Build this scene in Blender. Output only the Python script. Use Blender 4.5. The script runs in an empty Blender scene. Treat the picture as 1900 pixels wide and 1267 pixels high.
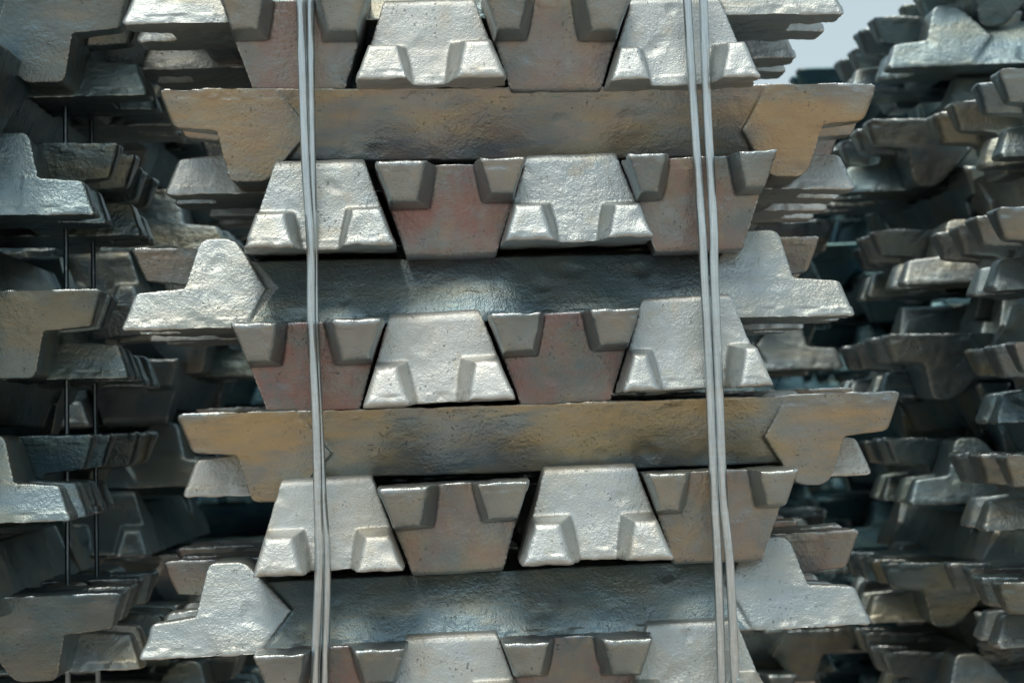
import bpy, bmesh, math, random
import numpy as np
from mathutils import Vector, Matrix, noise

S = bpy.context.scene
C = S.collection
R = math.radians
random.seed(11)

# ------------------------------------------------------------------ camera
FPX, W, H = 4000.0, 1900.0, 1267.0       # focal length in photograph pixels
EYE = 0.66                                # camera height above the yard
HORIZON = 800.0
PITCH = math.atan((HORIZON - H / 2) / FPX)
ROLL = R(1.7)
fwd = Vector((0, math.cos(PITCH), math.sin(PITCH)))
up0 = Vector((0, -math.sin(PITCH), math.cos(PITCH)))
rt0 = Vector((1, 0, 0))
up = up0 * math.cos(ROLL) + rt0 * math.sin(ROLL)
rt = rt0 * math.cos(ROLL) - up0 * math.sin(ROLL)
EYEP = Vector((0, 0, EYE))
cam = bpy.data.cameras.new('camera')
camo = bpy.data.objects.new('camera', cam)
C.objects.link(camo)
M = Matrix((rt, up, -fwd)).transposed().to_4x4()
M.translation = EYEP
camo.matrix_world = M
cam.sensor_width = 36.0
cam.lens = FPX / W * 36.0
cam.clip_start = 0.05
cam.clip_end = 5000
cam.dof.use_dof = True
cam.dof.focus_distance = 2.24
cam.dof.aperture_fstop = 8.5
S.camera = camo

def at(px, py, Y):
    """point of the plane y = Y seen at pixel (px, py) of the photograph"""
    d = fwd + rt * ((px - W / 2) / FPX) + up * (-(py - H / 2) / FPX)
    return EYEP + d * (Y / d.y)

# ------------------------------------------------------------------ sky, sun, exposure
SUN_EL, SUN_AZ = R(70), R(198)            # azimuth clockwise from +Y: behind the camera, to its left
world = bpy.data.worlds.new('World')
S.world = world
world.use_nodes = True
nt = world.node_tree
nt.nodes.clear()
sky = nt.nodes.new('ShaderNodeTexSky')
sky.sky_type = 'NISHITA'
sky.sun_disc = False
sky.sun_elevation = SUN_EL
sky.sun_rotation = SUN_AZ
sky.air_density = 1.0
sky.dust_density = 1.0
sky.ozone_density = 1.0
hsv = nt.nodes.new('ShaderNodeHueSaturation')
hsv.inputs['Saturation'].default_value = 0.45
bg = nt.nodes.new('ShaderNodeBackground')
bg.inputs['Strength'].default_value = 0.078
wo = nt.nodes.new('ShaderNodeOutputWorld')
veil = nt.nodes.new('ShaderNodeMix')      # thin even overcast over the clear sky
veil.data_type = 'RGBA'
veil.inputs[0].default_value = 0.5
veil.inputs[7].default_value = (5.0, 6.5, 6.8, 1)
nt.links.new(sky.outputs[0], hsv.inputs['Color'])
nt.links.new(hsv.outputs[0], veil.inputs[6])
nt.links.new(veil.outputs[2], bg.inputs['Color'])
nt.links.new(bg.outputs[0], wo.inputs[0])

sl = bpy.data.lights.new('sun', 'SUN')
sl.energy = 1.4
sl.angle = R(32)
sl.color = (1.0, 0.92, 0.80)
so = bpy.data.objects.new('sun', sl)
C.objects.link(so)
sd = Vector((math.sin(SUN_AZ) * math.cos(SUN_EL), math.cos(SUN_AZ) * math.cos(SUN_EL), math.sin(SUN_EL)))
so.rotation_euler = sd.to_track_quat('Z', 'Y').to_euler()

S.view_settings.view_transform = 'Standard'
S.view_settings.look = 'None'
S.view_settings.exposure = 0.62
S.view_settings.gamma = 1.0
S.render.engine = 'CYCLES'
S.cycles.max_bounces = 8
S.cycles.glossy_bounces = 6
S.cycles.diffuse_bounces = 3

# ------------------------------------------------------------------ materials
class NT:
    def __init__(s, name):
        s.m = bpy.data.materials.new(name)
        s.m.use_nodes = True
        s.t = s.m.node_tree
        s.t.nodes.clear()
        s.out = s.t.nodes.new('ShaderNodeOutputMaterial')
        s.b = s.t.nodes.new('ShaderNodeBsdfPrincipled')
        s.t.links.new(s.b.outputs[0], s.out.inputs[0])
    def n(s, typ, **kw):
        n = s.t.nodes.new('ShaderNode' + typ)
        for k, v in kw.items():
            setattr(n, k, v)
        return n
    def set(s, sock, v):
        if hasattr(v, 'is_linked') or isinstance(v, bpy.types.NodeSocket):
            s.t.links.new(v, sock)
        elif isinstance(v, (tuple, list)) and len(v) == 3 and sock.type == 'RGBA':
            sock.default_value = (*v, 1)
        else:
            sock.default_value = v
    def math(s, op, a, b=None, c=None, clamp=False):
        n = s.n('Math', operation=op, use_clamp=clamp)
        s.set(n.inputs[0], a)
        if b is not None: s.set(n.inputs[1], b)
        if c is not None: s.set(n.inputs[2], c)
        return n.outputs[0]
    def vmath(s, op, a, b):
        n = s.n('VectorMath', operation=op)
        s.set(n.inputs[0], a); s.set(n.inputs[1], b)
        return n.outputs[0]
    def noise(s, vec, scale, detail=3, rough=0.55, dist=0.0):
        n = s.n('TexNoise')
        s.set(n.inputs['Vector'], vec)
        n.inputs['Scale'].default_value = scale
        n.inputs['Detail'].default_value = detail
        n.inputs['Roughness'].default_value = rough
        n.inputs['Distortion'].default_value = dist
        return n.outputs['Fac']
    def ramp(s, f, lo, hi):
        n = s.n('MapRange', interpolation_type='SMOOTHSTEP')
        s.set(n.inputs[0], f)
        n.inputs[1].default_value = lo; n.inputs[2].default_value = hi
        n.inputs[3].default_value = 0; n.inputs[4].default_value = 1
        return n.outputs[0]
    def mix(s, f, a, b):
        n = s.n('Mix', data_type='RGBA')
        s.set(n.inputs[0], f); s.set(n.inputs[6], a); s.set(n.inputs[7], b)
        return n.outputs[2]
    def bump(s, h, dist, strength=1.0, normal=None):
        n = s.n('Bump')
        n.inputs['Strength'].default_value = strength
        n.inputs['Distance'].default_value = dist
        s.set(n.inputs['Height'], h)
        if normal is not None: s.set(n.inputs['Normal'], normal)
        return n.outputs[0]

def ingot_material(name, worn):
    m = NT(name)
    tc = m.n('TexCoord'); oi = m.n('ObjectInfo')
    seed = m.vmath('MULTIPLY', oi.outputs['Location'], (37.0, 53.0, 71.0))
    P = m.vmath('ADD', tc.outputs['Object'], seed)
    Ps = m.vmath('MULTIPLY', P, (0.22, 1.0, 1.0))          # drawn out along the bar
    sep = m.n('SeparateColor'); m.set(sep.inputs[0], oi.outputs['Color'])
    red, gold, pale = sep.outputs[0], sep.outputs[1], sep.outputs[2]
    big = m.noise(P, 9, 3)
    mid = m.noise(Ps, 45, 4)
    col = m.mix(m.ramp(big, 0.3, 0.7), (0.12, 0.205, 0.25), (0.30, 0.385, 0.415))
    col = m.mix(m.math('MULTIPLY', m.ramp(mid, 0.45, 0.75), 0.45), col, (0.20, 0.23, 0.24))
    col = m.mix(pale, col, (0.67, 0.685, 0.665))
    Pl = m.vmath('MULTIPLY', P, (0.35, 1.0, 1.0))
    gn = m.math('MULTIPLY', m.ramp(m.noise(Pl, 18, 5, 0.65), 0.36, 0.68), gold)
    col = m.mix(gn, col, (0.56, 0.445, 0.25))
    rn = m.math('MULTIPLY', m.ramp(m.noise(P, 15, 6, 0.7), 0.32, 0.70), m.math('MULTIPLY', red, 1.05, clamp=True))
    col = m.mix(rn, col, (0.37, 0.225, 0.22))
    shade_mix = m.n('Mix', data_type='RGBA', blend_type='MULTIPLY')      # shade of the stacks and overhung bars multiplied into the colour
    m.set(shade_mix.inputs[0], m.math('SUBTRACT', 1.0, oi.outputs['Alpha'])); m.set(shade_mix.inputs[6], col); shade_mix.inputs[7].default_value = (0.30, 0.50, 0.585, 1)
    col = shade_mix.outputs[2]
    # gold bloom and dark pores
    gb = m.math('MULTIPLY', m.ramp(m.noise(Ps, 30, 5), 0.55, 0.72), 0.3)
    col = m.mix(gb, col, (0.54, 0.45, 0.29))
    po = m.noise(P, 280, 2, 0.5)
    pz = m.ramp(m.noise(P, 28, 2), 0.42, 0.66)
    pores = m.math('MULTIPLY', m.ramp(po, 0.645, 0.70), pz)
    col = m.mix(m.math('MULTIPLY', pores, 0.6), col, (0.09, 0.10, 0.10))
    ge = m.n('NewGeometry')
    rub = m.math('MULTIPLY', m.ramp(ge.outputs['Pointiness'], 0.515, 0.57), m.ramp(m.noise(P, 60, 3), 0.30, 0.60))
    col = m.mix(m.math('MULTIPLY', rub, worn), col, (0.74, 0.77, 0.77))      # edges rubbed bright
    m.set(m.b.inputs['Base Color'], col)
    m.set(m.b.inputs['Metallic'], m.math('MULTIPLY_ADD', pale, -0.25, 0.94))
    ro = m.noise(Ps, 60, 3)
    rr = m.math('MULTIPLY_ADD', ro, 0.30, 0.19)
    m.set(m.b.inputs['Roughness'], m.math('MULTIPLY_ADD', rub, -0.16 * worn, m.math('MULTIPLY_ADD', pale, 0.20, rr)))
    # relief: dimpled skin, wrinkles along the bar, pits
    h1 = m.noise(P, 240, 4, 0.55, 0.15)
    h2 = m.noise(Ps, 80, 3, 0.55, 0.4)
    h3 = m.noise(P, 560, 2, 0.5)
    mk = m.math('MULTIPLY_ADD', m.ramp(m.noise(P, 13, 3), 0.36, 0.66), 0.95, 0.35)
    kk = m.math('MULTIPLY', m.math('MULTIPLY_ADD', pale, -0.5, 1.0), mk)
    n1 = m.bump(m.math('MULTIPLY', h2, kk), 0.0008)
    n2 = m.bump(m.math('MULTIPLY', h1, kk), 0.0011, 1.0, n1)
    n3 = m.bump(h3, 0.00042, 1.0, n2)
    n4 = m.bump(m.math('MULTIPLY', pores, -1.0), 0.0005, 1.0, n3)
    m.set(m.b.inputs['Normal'], n4)
    return m.m

def rod_material(name, ca, cb):
    m = NT(name)
    tc = m.n('TexCoord')
    P = tc.outputs['Object']
    Pz = m.vmath('MULTIPLY', P, (1, 1, 0.04))
    st = m.noise(Pz, 900, 3)
    bl = m.noise(P, 14, 3)
    sp = m.ramp(m.noise(P, 260, 2), 0.62, 0.75)
    col = m.mix(m.ramp(st, 0.3, 0.7), ca, cb)
    col = m.mix(m.math('MULTIPLY', m.ramp(bl, 0.4, 0.7), 0.35), col, (0.45, 0.49, 0.50))
    col = m.mix(m.math('MULTIPLY', sp, 0.3), col, (0.8, 0.8, 0.78))
    m.set(m.b.inputs['Base Color'], col)
    m.b.inputs['Metallic'].default_value = 1.0
    m.set(m.b.inputs['Roughness'], m.math('MULTIPLY_ADD', bl, 0.18, 0.22))
    m.set(m.b.inputs['Normal'], m.bump(m.noise(P, 120, 3), 0.0004, 1.0, m.bump(st, 0.00015)))
    return m.m

def ground_material():
    m = NT('yard_gravel')
    tc = m.n('TexCoord')
    P = tc.outputs['Object']
    a = m.noise(P, 0.7, 4); b = m.noise(P, 60, 4)
    col = m.mix(m.ramp(a, 0.3, 0.7), (0.40, 0.31, 0.25), (0.52, 0.43, 0.35))
    col = m.mix(m.math('MULTIPLY', m.ramp(b, 0.4, 0.7), 0.5), col, (0.30, 0.25, 0.21))
    m.set(m.b.inputs['Base Color'], col)
    m.b.inputs['Roughness'].default_value = 0.95
    m.set(m.b.inputs['Normal'], m.bump(b, 0.01))
    return m.m

MAT = ingot_material('cast_aluminium', 0.75)
MATFAR = ingot_material('cast_aluminium_far', 0.0)
ROD = rod_material('drawn_aluminium', (0.55, 0.61, 0.63), (0.76, 0.80, 0.81))
WIRE = rod_material('old_steel_wire', (0.10, 0.13, 0.15), (0.18, 0.22, 0.24))

# ------------------------------------------------------------------ ground
me = bpy.data.meshes.new('ground')
g = 1500.0
me.from_pydata([(-g, -g, 0), (g, -g, 0), (g, g, 0), (-g, g, 0)], [], [(0, 1, 2, 3)])
me.materials.append(ground_material())
go = bpy.data.objects.new('ground', me)
go['kind'] = 'structure'
C.objects.link(go)

# ------------------------------------------------------------------ the ingot
# local frame: x along the bar, wide cast face on z = 0, narrow side up; metres
HL, HB, HT, HH, HM = 0.391, 0.0795, 0.0475, 0.098, 0.073
def half(z): return HB - (HB - HT) * z / HH

def prism(bm, prof, yf):
    """profile polygon in (x, z), closed across the width, half width yf(x, z)"""
    a = [bm.verts.new((x, yf(x, z), z)) for x, z in prof]
    b = [bm.verts.new((x, -yf(x, z), z)) for x, z in prof]
    bm.faces.new(a); bm.faces.new(b[::-1])
    n = len(prof)
    for i in range(n):
        j = (i + 1) % n
        bm.faces.new((a[j], a[i], b[i], b[j]))
    return a + b

def soften(bm, verts, pick, r, seg=2):
    vs = set(verts)
    es = [e for e in bm.edges if e.verts[0] in vs and e.verts[1] in vs and pick((e.verts[0].co + e.verts[1].co) / 2, e)]
    bmesh.ops.bevel(bm, geom=es, offset=r, segments=seg, profile=0.5, affect='EDGES', clamp_overlap=True)

def hexa(bm, p):
    v = [bm.verts.new(q) for q in p]
    for f in ((0, 1, 2, 3), (7, 6, 5, 4), (0, 4, 5, 1), (1, 5, 6, 2), (2, 6, 7, 3), (3, 7, 4, 0)):
        bm.faces.new([v[i] for i in f])
    return v

def ingot_full(voxel, rng, smooth, slim=0.0):
    bm = bmesh.new()
    j = lambda s: rng.uniform(-s, s)
    # middle bar: steeper sides, lower than the end blocks
    L = HL - 0.105
    top = 0.0395 + j(0.001)
    def ym(x, z): return 0.0785 + (top - 0.0785) * z / HM
    prism(bm, [(-L, 0.0), (L, 0.0), (L, HM), (-L, HM)], ym)
    for sg in (-1, 1):
        tip = 0.158 + j(0.008); zt = 0.044 + j(0.003); ft = 0.130 + j(0.004)
        o = 0.078 + j(0.003); t2 = 0.118 + j(0.004); hh = HH + j(0.0015)
        prof = [(0.050, 0.0), (ft, 0.0), (tip, zt), (t2, hh), (o, hh), (0.063, 0.042)]
        vs = prism(bm, [(sg * (HL - s), z) for s, z in prof], lambda x, z: half(z))
        soften(bm, vs, lambda c, e: c.z > 0.09 and abs(c.y) < 0.01, 0.009 + j(0.003), 3)
        for sy in (-1, 1):
            ll = j(0.004); lh = 0.0425 + j(0.003); wi = j(0.005) + slim; wr = 0.0095 + j(0.004)
            T = lambda s, y, z: (sg * (HL - s), sy * y, z)
            vs = hexa(bm, [T(0.0 + ll, HB - 0.001, 0.0), T(0.0 + ll, 0.0275 + wi, 0.0), T(0.014 + ll, 0.0375 + wi, lh - 0.003), T(0.014 + ll, half(lh) - 0.001, lh - 0.003),
                      T(0.080, HB, 0.0), T(0.080, 0.0275 + wi - wr * 1.4, 0.0), T(0.080, 0.0375 + wi - wr * 1.4, lh + 0.003), T(0.080, half(lh), lh + 0.003)])
            soften(bm, vs, lambda c, e: (HL - abs(c.x)) < 0.022, 0.0055 + j(0.002), 3)
    bmesh.ops.recalc_face_normals(bm, faces=bm.faces)
    if voxel is None: return bm
    me = bpy.data.meshes.new('tmp'); bm.to_mesh(me); bm.free()
    ob = bpy.data.objects.new('tmp', me); C.objects.link(ob)
    md = ob.modifiers.new('r', 'REMESH'); md.mode = 'VOXEL'; md.voxel_size = voxel; md.use_smooth_shade = True
    md2 = ob.modifiers.new('s', 'SMOOTH'); md2.factor = 0.5; md2.iterations = smooth
    dg = bpy.context.evaluated_depsgraph_get()
    full = bpy.data.meshes.new_from_object(ob.evaluated_get(dg))
    bpy.data.objects.remove(ob); bpy.data.meshes.remove(me)
    # uneven casting: gentle warps and dents, a ragged cast face
    n = len(full.vertices)
    co = np.empty(n * 3); full.vertices.foreach_get('co', co); co = co.reshape(-1, 3)
    no = np.empty(n * 3); full.vertices.foreach_get('normal', no); no = no.reshape(-1, 3)
    off = Vector((rng.uniform(0, 50), rng.uniform(0, 50), rng.uniform(0, 50)))
    d = np.empty(n)
    for i in range(n):
        v = Vector(co[i])
        a = noise.noise(v * 20 + off) * 0.0009 + noise.noise(v * 75 + off) * 0.00035
        q = noise.noise(v * 34 + off * 2.3)
        if q > 0.42: a -= (q - 0.42) * 0.005          # dents and chipped corners
        if v.z < 0.010:
            a += noise.noise(v * 42 + off * 1.7) * 0.0018 + noise.noise(v * 110 + off) * 0.0009
        d[i] = a
    co += no * d[:, None]
    co[:, 2] += 0.0016 * np.cos(co[:, 0] * 4.0 + rng.uniform(-1, 1))
    full.vertices.foreach_set('co', co.ravel()); full.update()
    return full

def split_parts(full):
    """cut the casting into bar, two end blocks and four lugs along its own creases"""
    n = len(full.vertices)
    co = np.empty(n * 3); full.vertices.foreach_get('co', co); co = co.reshape(-1, 3)
    no = np.empty(n * 3); full.vertices.foreach_get('normal', no); no = no.reshape(-1, 3)
    polys = [tuple(p.vertices) for p in full.polygons]
    reg = {}
    for p in polys:
        c = co[list(p)].mean(axis=0)
        s = HL - abs(c[0]); sg = 1 if c[0] > 0 else -1; sy = 1 if c[1] > 0 else -1
        z = c[2]
        arrow = 0.131 + 0.030 * min(1.0, max(0.0, z) / 0.044) if z < 0.044 else 0.161 - (z - 0.044) * 0.83
        if s > arrow + 0.002: k = ('bar',)
        elif s < 0.058 and z < 0.0475 and abs(c[1]) > 0.010 + 0.25 * max(z, 0) and s < 0.046 + z * 0.28: k = ('lug', sg, sy)
        else: k = ('end_block', sg)
        reg.setdefault(k, []).append(p)
    out = []
    for k in sorted(reg):
        used = sorted({i for p in reg[k] for i in p})
        ix = {v: i for i, v in enumerate(used)}
        me = bpy.data.meshes.new(k[0])
        me.from_pydata(co[used].tolist(), [], [[ix[i] for i in p] for p in reg[k]])
        me.shade_smooth()
        me.normals_split_custom_set_from_vertices(no[used].tolist())
        me.materials.append(MAT)
        out.append((k[0], me))
    return out

rng = random.Random(5)
FINE = [split_parts(ingot_full(0.0018, rng, 2)) for _ in range(6)]
SLIM = split_parts(ingot_full(0.0018, random.Random(8), 2, 0.011))       # with narrower lugs, wide enough apart for the rods
MEDIUM = [split_parts(ingot_full(0.0030, rng, 1)) for _ in range(3)]

RAW = ingot_full(None, rng, 0)
bmesh.ops.bevel(RAW, geom=RAW.edges[:], offset=0.004, segments=1, affect='EDGES')
RAWV = [v.co.copy() for v in RAW.verts]
RAW.verts.index_update()
RAWF = [[v.index for v in f.verts] for f in RAW.faces]
RAW.free()
PV, PF = [], []           # the farthest ingots, past the count worth telling apart, joined

COUNT = [0]
def ingot(base, yaw=0.0, roll=0.0, pitch=0.0, inverted=False, along='x', lod='fine', look=(0, 0, 0), label='', group=None, spin=None, variant=None):
    """base: world point of the middle of the wide face; the ingot hangs below it when inverted"""
    COUNT[0] += 1
    k = COUNT[0]
    m = Matrix.Rotation(yaw, 4, 'Z') @ Matrix.Rotation(-roll, 4, 'Y') @ Matrix.Rotation(pitch, 4, 'X')
    if along == 'y': m = m @ Matrix.Rotation(math.pi / 2, 4, 'Z')
    if inverted: m = m @ Matrix.Rotation(math.pi, 4, 'X')
    if spin if spin is not None else (k * 7 % 3 == 0): m = m @ Matrix.Rotation(math.pi, 4, 'Z')
    m.translation = base
    if lod == 'joined':
        n = len(PV)
        PV.extend([tuple(m @ v) for v in RAWV]); PF.extend([[i + n for i in f] for f in RAWF])
        return
    o = bpy.data.objects.new('aluminium_ingot', None)
    o.empty_display_size = 0.05
    for nm, me in variant or (FINE if lod == 'fine' else MEDIUM)[k % (6 if lod == 'fine' else 3)]:
        c = bpy.data.objects.new(nm, me); C.objects.link(c); c.parent = o; c.color = look if len(look) == 4 else (*look, 1)
        if nm == 'lug' and inverted and along == 'y': c.color = (c.color[0] * 0.15, c.color[1] * 0.5, c.color[2] + 0.08, c.color[3])
        if nm == 'bar' and not inverted: c.color = (0.1, 0.4, 0.12, min(c.color[3], 0.55))  # upright bar: shade under the overhanging ends put into its colour
    C.objects.link(o)
    o.matrix_world = m
    o['label'] = label; o['category'] = 'ingot'
    if group: o['group'] = group
    return o

PITCHW = 0.1285          # spacing of neighbours in one layer
ORD = ['first', 'second', 'third', 'fourth', 'fifth', 'sixth', 'seventh', 'eighth', 'ninth']

# ------------------------------------------------------------------ middle stack
YS, YE = 2.300, 2.222     # front edge of the side-on bars, tips of the end-on bars
GM = 'ingots of the middle stack'
def look_for(inv, r=None):
    r = r or random
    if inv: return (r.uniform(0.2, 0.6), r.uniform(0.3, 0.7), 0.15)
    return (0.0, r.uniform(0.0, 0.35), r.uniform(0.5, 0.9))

def dull(inv, r):  # neighbouring stacks: darker and bluer colours carry their shade, alpha sets how much
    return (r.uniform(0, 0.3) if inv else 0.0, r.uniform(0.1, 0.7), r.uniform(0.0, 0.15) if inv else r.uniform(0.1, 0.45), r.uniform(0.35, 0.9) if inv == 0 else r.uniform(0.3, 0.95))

# end-on rows: (left and right corner of the wide face in the photograph, inverted, look)
END_ROWS = [
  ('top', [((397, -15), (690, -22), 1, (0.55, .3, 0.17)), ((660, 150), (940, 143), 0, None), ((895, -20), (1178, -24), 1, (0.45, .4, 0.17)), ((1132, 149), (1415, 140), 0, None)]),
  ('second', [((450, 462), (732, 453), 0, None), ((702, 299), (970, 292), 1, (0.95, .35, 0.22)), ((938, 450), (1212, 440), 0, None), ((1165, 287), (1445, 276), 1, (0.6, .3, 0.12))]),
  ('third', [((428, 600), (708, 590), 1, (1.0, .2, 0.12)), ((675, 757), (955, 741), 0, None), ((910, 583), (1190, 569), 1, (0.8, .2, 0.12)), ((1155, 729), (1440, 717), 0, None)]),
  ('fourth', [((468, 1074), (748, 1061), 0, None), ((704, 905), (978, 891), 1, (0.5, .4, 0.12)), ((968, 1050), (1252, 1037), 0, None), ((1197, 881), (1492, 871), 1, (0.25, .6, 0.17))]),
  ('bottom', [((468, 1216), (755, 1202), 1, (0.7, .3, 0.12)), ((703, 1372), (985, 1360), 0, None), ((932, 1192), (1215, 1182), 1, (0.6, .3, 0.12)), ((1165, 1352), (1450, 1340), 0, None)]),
]
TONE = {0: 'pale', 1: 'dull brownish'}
for rname, row in END_ROWS:
    for i, (a, b, inv, look) in enumerate(row):
        ye = YE + random.uniform(-0.006, 0.006)
        A, B = at(*a, ye), at(*b, ye)
        mid = (A + B) / 2
        roll = math.atan2((B - A).z, (B - A).x)
        yaw = R(2.0) + random.uniform(-.012, .012)
        pit = R(1.0) if not inv else R(0.6)
        dirv = Matrix.Rotation(yaw, 3, 'Z') @ Vector((0, math.cos(pit), math.sin(pit)))
        lab = f"{'reddish brown' if look and look[0] > .75 else TONE[inv]} ingot end with {'narrow' if inv else 'wide'} side down, {ORD[i]} from left in {rname} end-on row"
        ingot(mid + dirv * HL, yaw, roll, pit, bool(inv), 'y', 'fine', look or look_for(inv), lab, GM, None, SLIM if i == 3 else None)

# side-on layers: wide-face corner at the left and right tip of the front bar
SIDE_ROWS = [
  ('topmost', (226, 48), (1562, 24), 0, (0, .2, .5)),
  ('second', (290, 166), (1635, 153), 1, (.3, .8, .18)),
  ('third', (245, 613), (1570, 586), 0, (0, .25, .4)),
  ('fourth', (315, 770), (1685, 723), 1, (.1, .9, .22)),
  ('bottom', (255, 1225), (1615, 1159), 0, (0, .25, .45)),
]
for rname, a, b, inv0, look0 in SIDE_ROWS:
    A, B = at(*a, YS), at(*b, YS)
    mid = (A + B) / 2
    roll = math.atan2((B - A).z, (B - A).x)
    for i in range(4):
        inv = bool(inv0) ^ (i % 2 == 1)
        yaw = R(1.5) + (random.uniform(-.02, .02) if i else 0)
        p = mid + Vector((random.uniform(-.014, .014) - 0.004 * i if i else 0, HB + i * PITCHW, 0))
        if inv != bool(inv0): p.z += HH if inv else -HH
        if i: p.z += random.uniform(-.004, .002) + (0.009 if rname == 'fourth' else 0.0)
        nm = 'front' if i == 0 else ORD[i]
        lab = f"{'front long' if i == 0 else ORD[i] + ' back'} ingot of {rname} side-on layer in middle stack, {'narrow' if inv else 'wide'} side down"
        ingot(p, yaw, roll if i == 0 else roll * .8, 0, inv, 'x', 'fine', look0 if i == 0 else look_for(inv), lab, GM)
        
# ------------------------------------------------------------------ neighbouring stacks
def stack(name, group, layers, Y, side, lod, depth_n=4, yaw=0.0, ends=2, end_shift=0.0, slant=0.0):
    """side-on layers given by the tip corner of the front bar (px, py, inverted); end-on rows fill between.
    side = -1: the stack stands to the right and shows its left tips; +1: it stands to the left"""
    rr = random.Random(len(name) * 7 + 3)
    for li, (px, py, inv0) in enumerate(layers):
        A = at(px, py, Y)
        roll = rr.uniform(-.012, .012)
        lay = ORD[li]
        for i in range(depth_n):
            inv = bool(inv0) ^ (i % 2 == 1)
            p = A + Vector((-side * HL, HB + i * PITCHW, 0))
            if i:
                p.x += rr.uniform(-.024, .024) + slant * i
                p.z += rr.uniform(-.004, .004)
            if inv != bool(inv0): p.z += HH if inv else -HH
            lab = f"{'front' if i == 0 else ORD[i] + ' back'} ingot of {lay} side-on layer in {name}, {'narrow' if inv else 'wide'} side down"
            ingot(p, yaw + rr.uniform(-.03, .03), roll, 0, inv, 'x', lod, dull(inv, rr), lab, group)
        if li + 1 < len(layers):
            B = at(*layers[li + 1][:2], Y)
            top = A.z - (HM if inv0 else 0.0)
            for e in range(ends):
                inv = (e + li) % 2 == 0
                z = top - 0.002 if inv else top - HH
                xo = (A.x + B.x) / 2 - side * (0.112 + HB + e * PITCHW) + rr.uniform(-.008, .008)
                p = Vector((xo, Y - 0.082 + HL + end_shift + rr.uniform(-.015, .015), z))
                lab = f"{'outer' if e == 0 else 'inner'} end-on ingot under {lay} side-on layer of {name}"
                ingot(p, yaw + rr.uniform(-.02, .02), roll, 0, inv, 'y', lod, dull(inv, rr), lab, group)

stack('left stack', 'ingots of the left stack',
      [(228, -28, 1), (160, 388, 0), (172, 527, 1), (122, 970, 0), (212, 1105, 1)], 2.36, 1, 'fine', 4, R(2))
stack('right edge stack', 'ingots of the stack at the right edge',
      [(1846, 122, 1), (1838, 382, 1), (1872, 628, 1), (1848, 842, 1), (1850, 1082, 1)], 2.68, -1, 'medium', 3, R(1), 1, 0, 0.004)
stack('blurred right stack', 'ingots of the blurred right stack',
      [(1725, -75, 1), (1650, 125, 0), (1606, 222, 1), (1670, 527, 0), (1632, 622, 1), (1686, 940, 0), (1640, 1050, 1), (1690, 1345, 0)], 3.27, -1, 'medium', 4, R(1), 2, 0.10)

# ------------------------------------------------------------------ stacks further back in the yard
def far_stack(name, group, x0, x1, Y, top, lod, n_side=4, ends=(), bottom=0.1, n0=0):
    """x0..x1 tips of the side-on bars, from the top down; ends: places of the end-on bars counted from the left"""
    rr = random.Random(int(abs(x0) * 1000 + Y * 77))
    z, li = top, 0
    cx = (x0 + x1) / 2
    while z > bottom and li < 16:
        inv0 = (li + n0) % 2
        zb = z - HH
        dx = rr.uniform(-.03, .03)
        lay = ORD[li] if li < 9 else 'lowest'
        for i in range(n_side):
            inv = bool(inv0) ^ (i % 2 == 1)
            p = Vector((cx + dx + rr.uniform(-.022, .022), Y + HB + i * PITCHW, (z if inv else zb) + rr.uniform(-.003, .003)))
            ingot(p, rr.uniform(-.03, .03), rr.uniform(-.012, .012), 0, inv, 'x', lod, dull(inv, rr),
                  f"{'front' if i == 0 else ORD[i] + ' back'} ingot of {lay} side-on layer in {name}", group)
        z = zb + (HH - HM if inv0 else 0)
        if z < bottom: break
        for q, e in enumerate(ends):
            inv = (e + li) % 2 == 0
            xx = cx + dx + (e - (2 if len(ends) == 5 else 1.5)) * PITCHW
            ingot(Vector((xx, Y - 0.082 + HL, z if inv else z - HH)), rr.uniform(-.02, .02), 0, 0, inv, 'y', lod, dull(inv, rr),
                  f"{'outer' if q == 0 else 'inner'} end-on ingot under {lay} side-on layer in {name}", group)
        z -= HH if inv0 else HH
        li += 1

far_stack('stack inside the left gap', 'ingots inside the left gap', -1.18, -0.42, 3.30, 1.42, 'medium', 4, (3, 2), 0.2)
far_stack('', '', -1.00, -0.24, 4.40, 2.0, 'joined', 4, (0, 1, 2, 3), 0.1, 1)
far_stack('stack behind the right gap', 'ingots behind the right gap', -0.19, 0.59, 3.90, 1.22, 'medium', 4, (3, 2), 0.1)
far_stack('', '', 0.04, 0.80, 5.60, 1.54, 'joined', 4, (0, 1, 2, 3), 0.1)
far_stack('', '', 0.635, 1.395, 4.45, 1.40, 'joined', 4, (0, 1, 2, 3), 0.1, 1)
far_stack('', '', 0.98, 1.74, 5.60, 1.62, 'joined', 4, (0, 1, 2, 3), 0.1)
def joined(name, label, color):
    global PV, PF
    me = bpy.data.meshes.new(name)
    me.from_pydata(PV, [], PF); me.materials.append(MATFAR)
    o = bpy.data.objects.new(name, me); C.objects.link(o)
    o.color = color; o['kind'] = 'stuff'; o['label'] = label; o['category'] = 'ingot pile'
    PV, PF = [], []
far_stack('', '', 0.28, 1.04, 7.0, 1.74, 'joined', 3, (0, 1, 2, 3), 0.1, 1)
far_stack('', '', 1.10, 1.86, 7.0, 1.70, 'joined', 3, (0, 1, 2, 3), 0.1)
far_stack('', '', 0.86, 1.62, 8.3, 1.70, 'joined', 3, (0, 1, 2, 3), 0.1)
far_stack('', '', 0.95, 1.71, 9.3, 1.50, 'joined', 3, (0, 1, 2, 3), 0.1, 1)
far_stack('', '', -1.10, -0.34, 7.0, 2.2, 'joined', 3, (0, 1, 2, 3), 0.1)
joined('far_ingot_pile', 'blurred far stacks of grey ingots seen through the gaps', (.15, .35, 0, 0))  # lowest alpha: shade of the deep gaps put into the colour

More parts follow.
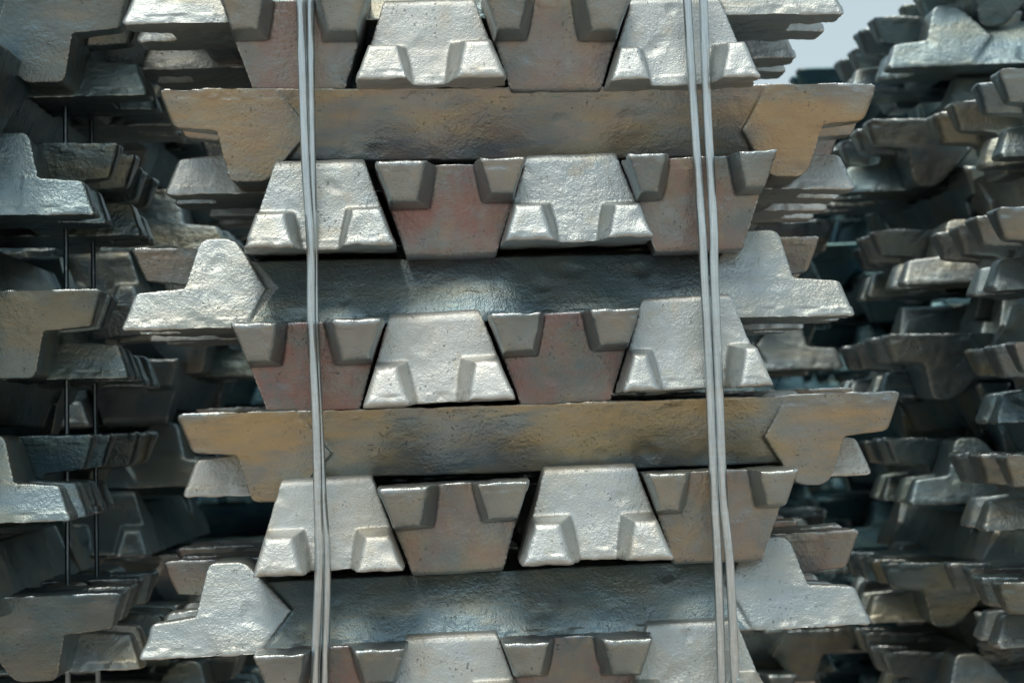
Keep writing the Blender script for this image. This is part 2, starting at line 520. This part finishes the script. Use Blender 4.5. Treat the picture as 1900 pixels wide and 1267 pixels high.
# the stacks go on above the frame; unseen layers added to darken the gaps
t = at(950, 35, YS).z
far_stack('', '', -0.378, 0.382, YS, t + 0.17 * 3 + 0.097, 'joined', 4, (0, 1, 2, 3), t + 0.20)
far_stack('', '', -1.185, -0.428, 2.36, t + 0.17 * 3 + 0.15, 'joined', 4, (0, 1, 2, 3), t + 0.26)
far_stack('', '', -1.18, -0.42, 3.30, 1.42 + 0.17 * 2 + 0.08, 'joined', 4, (0, 1, 2, 3), 1.44)
joined('upper_ingot_pile', 'unseen upper part of the stacks above the picture', (.15, .35, 0, 0))

# ------------------------------------------------------------------ binding rods
def rod(pts, r, label, group, sides=14, mat=None):
    """round rod through world points (Catmull-Rom), closed ends"""
    P = [Vector(p) for p in pts]
    Q = [P[0] * 2 - P[1]] + P + [P[-1] * 2 - P[-2]]
    path = []
    for i in range(1, len(Q) - 2):
        for t in range(8):
            t /= 8
            a, b, c, d = Q[i - 1], Q[i], Q[i + 1], Q[i + 2]
            path.append(0.5 * (2 * b + (c - a) * t + (2 * a - 5 * b + 4 * c - d) * t * t + (3 * b - a - 3 * c + d) * t ** 3))
    path.append(P[-1])
    mid = path[len(path) // 2].copy()
    bm = bmesh.new()
    rings = []
    for i, p in enumerate(path):
        d = (path[min(i + 1, len(path) - 1)] - path[max(i - 1, 0)]).normalized()
        u = d.cross(Vector((0, 1, 0))).normalized(); v = d.cross(u)
        rings.append([bm.verts.new(p - mid + (u * math.cos(k * 2 * math.pi / sides) + v * math.sin(k * 2 * math.pi / sides)) * r) for k in range(sides)])
    for a, b in zip(rings, rings[1:]):
        for k in range(sides):
            bm.faces.new((a[k], a[(k + 1) % sides], b[(k + 1) % sides], b[k]))
    bm.faces.new(rings[0][::-1]); bm.faces.new(rings[-1])
    bmesh.ops.recalc_face_normals(bm, faces=bm.faces)
    me = bpy.data.meshes.new('binding_rod'); bm.to_mesh(me); bm.free()
    me.shade_smooth(); me.materials.append(mat or ROD)
    o = bpy.data.objects.new('binding_rod', me); C.objects.link(o)
    o.location = mid
    o['label'] = label; o['category'] = 'rod'; o['group'] = group
    return o

YR = YE + 0.040
GR = 'rods binding the middle stack'
for px, lab, dy in (
    ([(-200, 551), (0, 557), (160, 562), (300, 567), (460, 577), (600, 578), (767, 586), (920, 590), (1055, 592), (1267, 584), (1450, 583)], 'left rod of the left pair tied down the middle stack', -0.004),
    ([(-200, 575), (0, 575), (160, 576), (300, 578), (460, 582), (600, 584), (767, 591), (920, 598), (1055, 606), (1267, 602), (1450, 602)], 'right rod of the left pair tied down the middle stack', 0.004),
    ([(-200, 1266), (0, 1275), (200, 1287), (420, 1302), (500, 1306), (700, 1316), (920, 1325), (1050, 1332), (1267, 1339), (1450, 1346)], 'left rod of the right pair tied down the middle stack', 0.0),
    ([(-200, 1302), (0, 1305), (200, 1312), (420, 1324), (500, 1325), (700, 1333), (920, 1342), (1050, 1354), (1267, 1364), (1450, 1370)], 'right rod of the right pair tied down the middle stack', 0.0)):
    rod([at(x, y, YR + dy) for y, x in px], 0.0049, lab, GR)
GR2 = 'thin rods on the neighbouring stacks'
for (xa, ya, xb, yb, Y, lab) in (
    (120, -100, 127, 1400, 2.36 + HB + PITCHW, 'thin grey rod down the dark right flank of the left stack, nearer one'),
    (166, -100, 184, 1400, 2.36 + HB + 2 * PITCHW, 'thin grey rod down the dark right flank of the left stack, farther one')):
    rod([at(xa, ya, Y), at((xa + xb) / 2, (ya + yb) / 2, Y), at(xb, yb, Y)], 0.0032, lab, GR2, 10, WIRE)
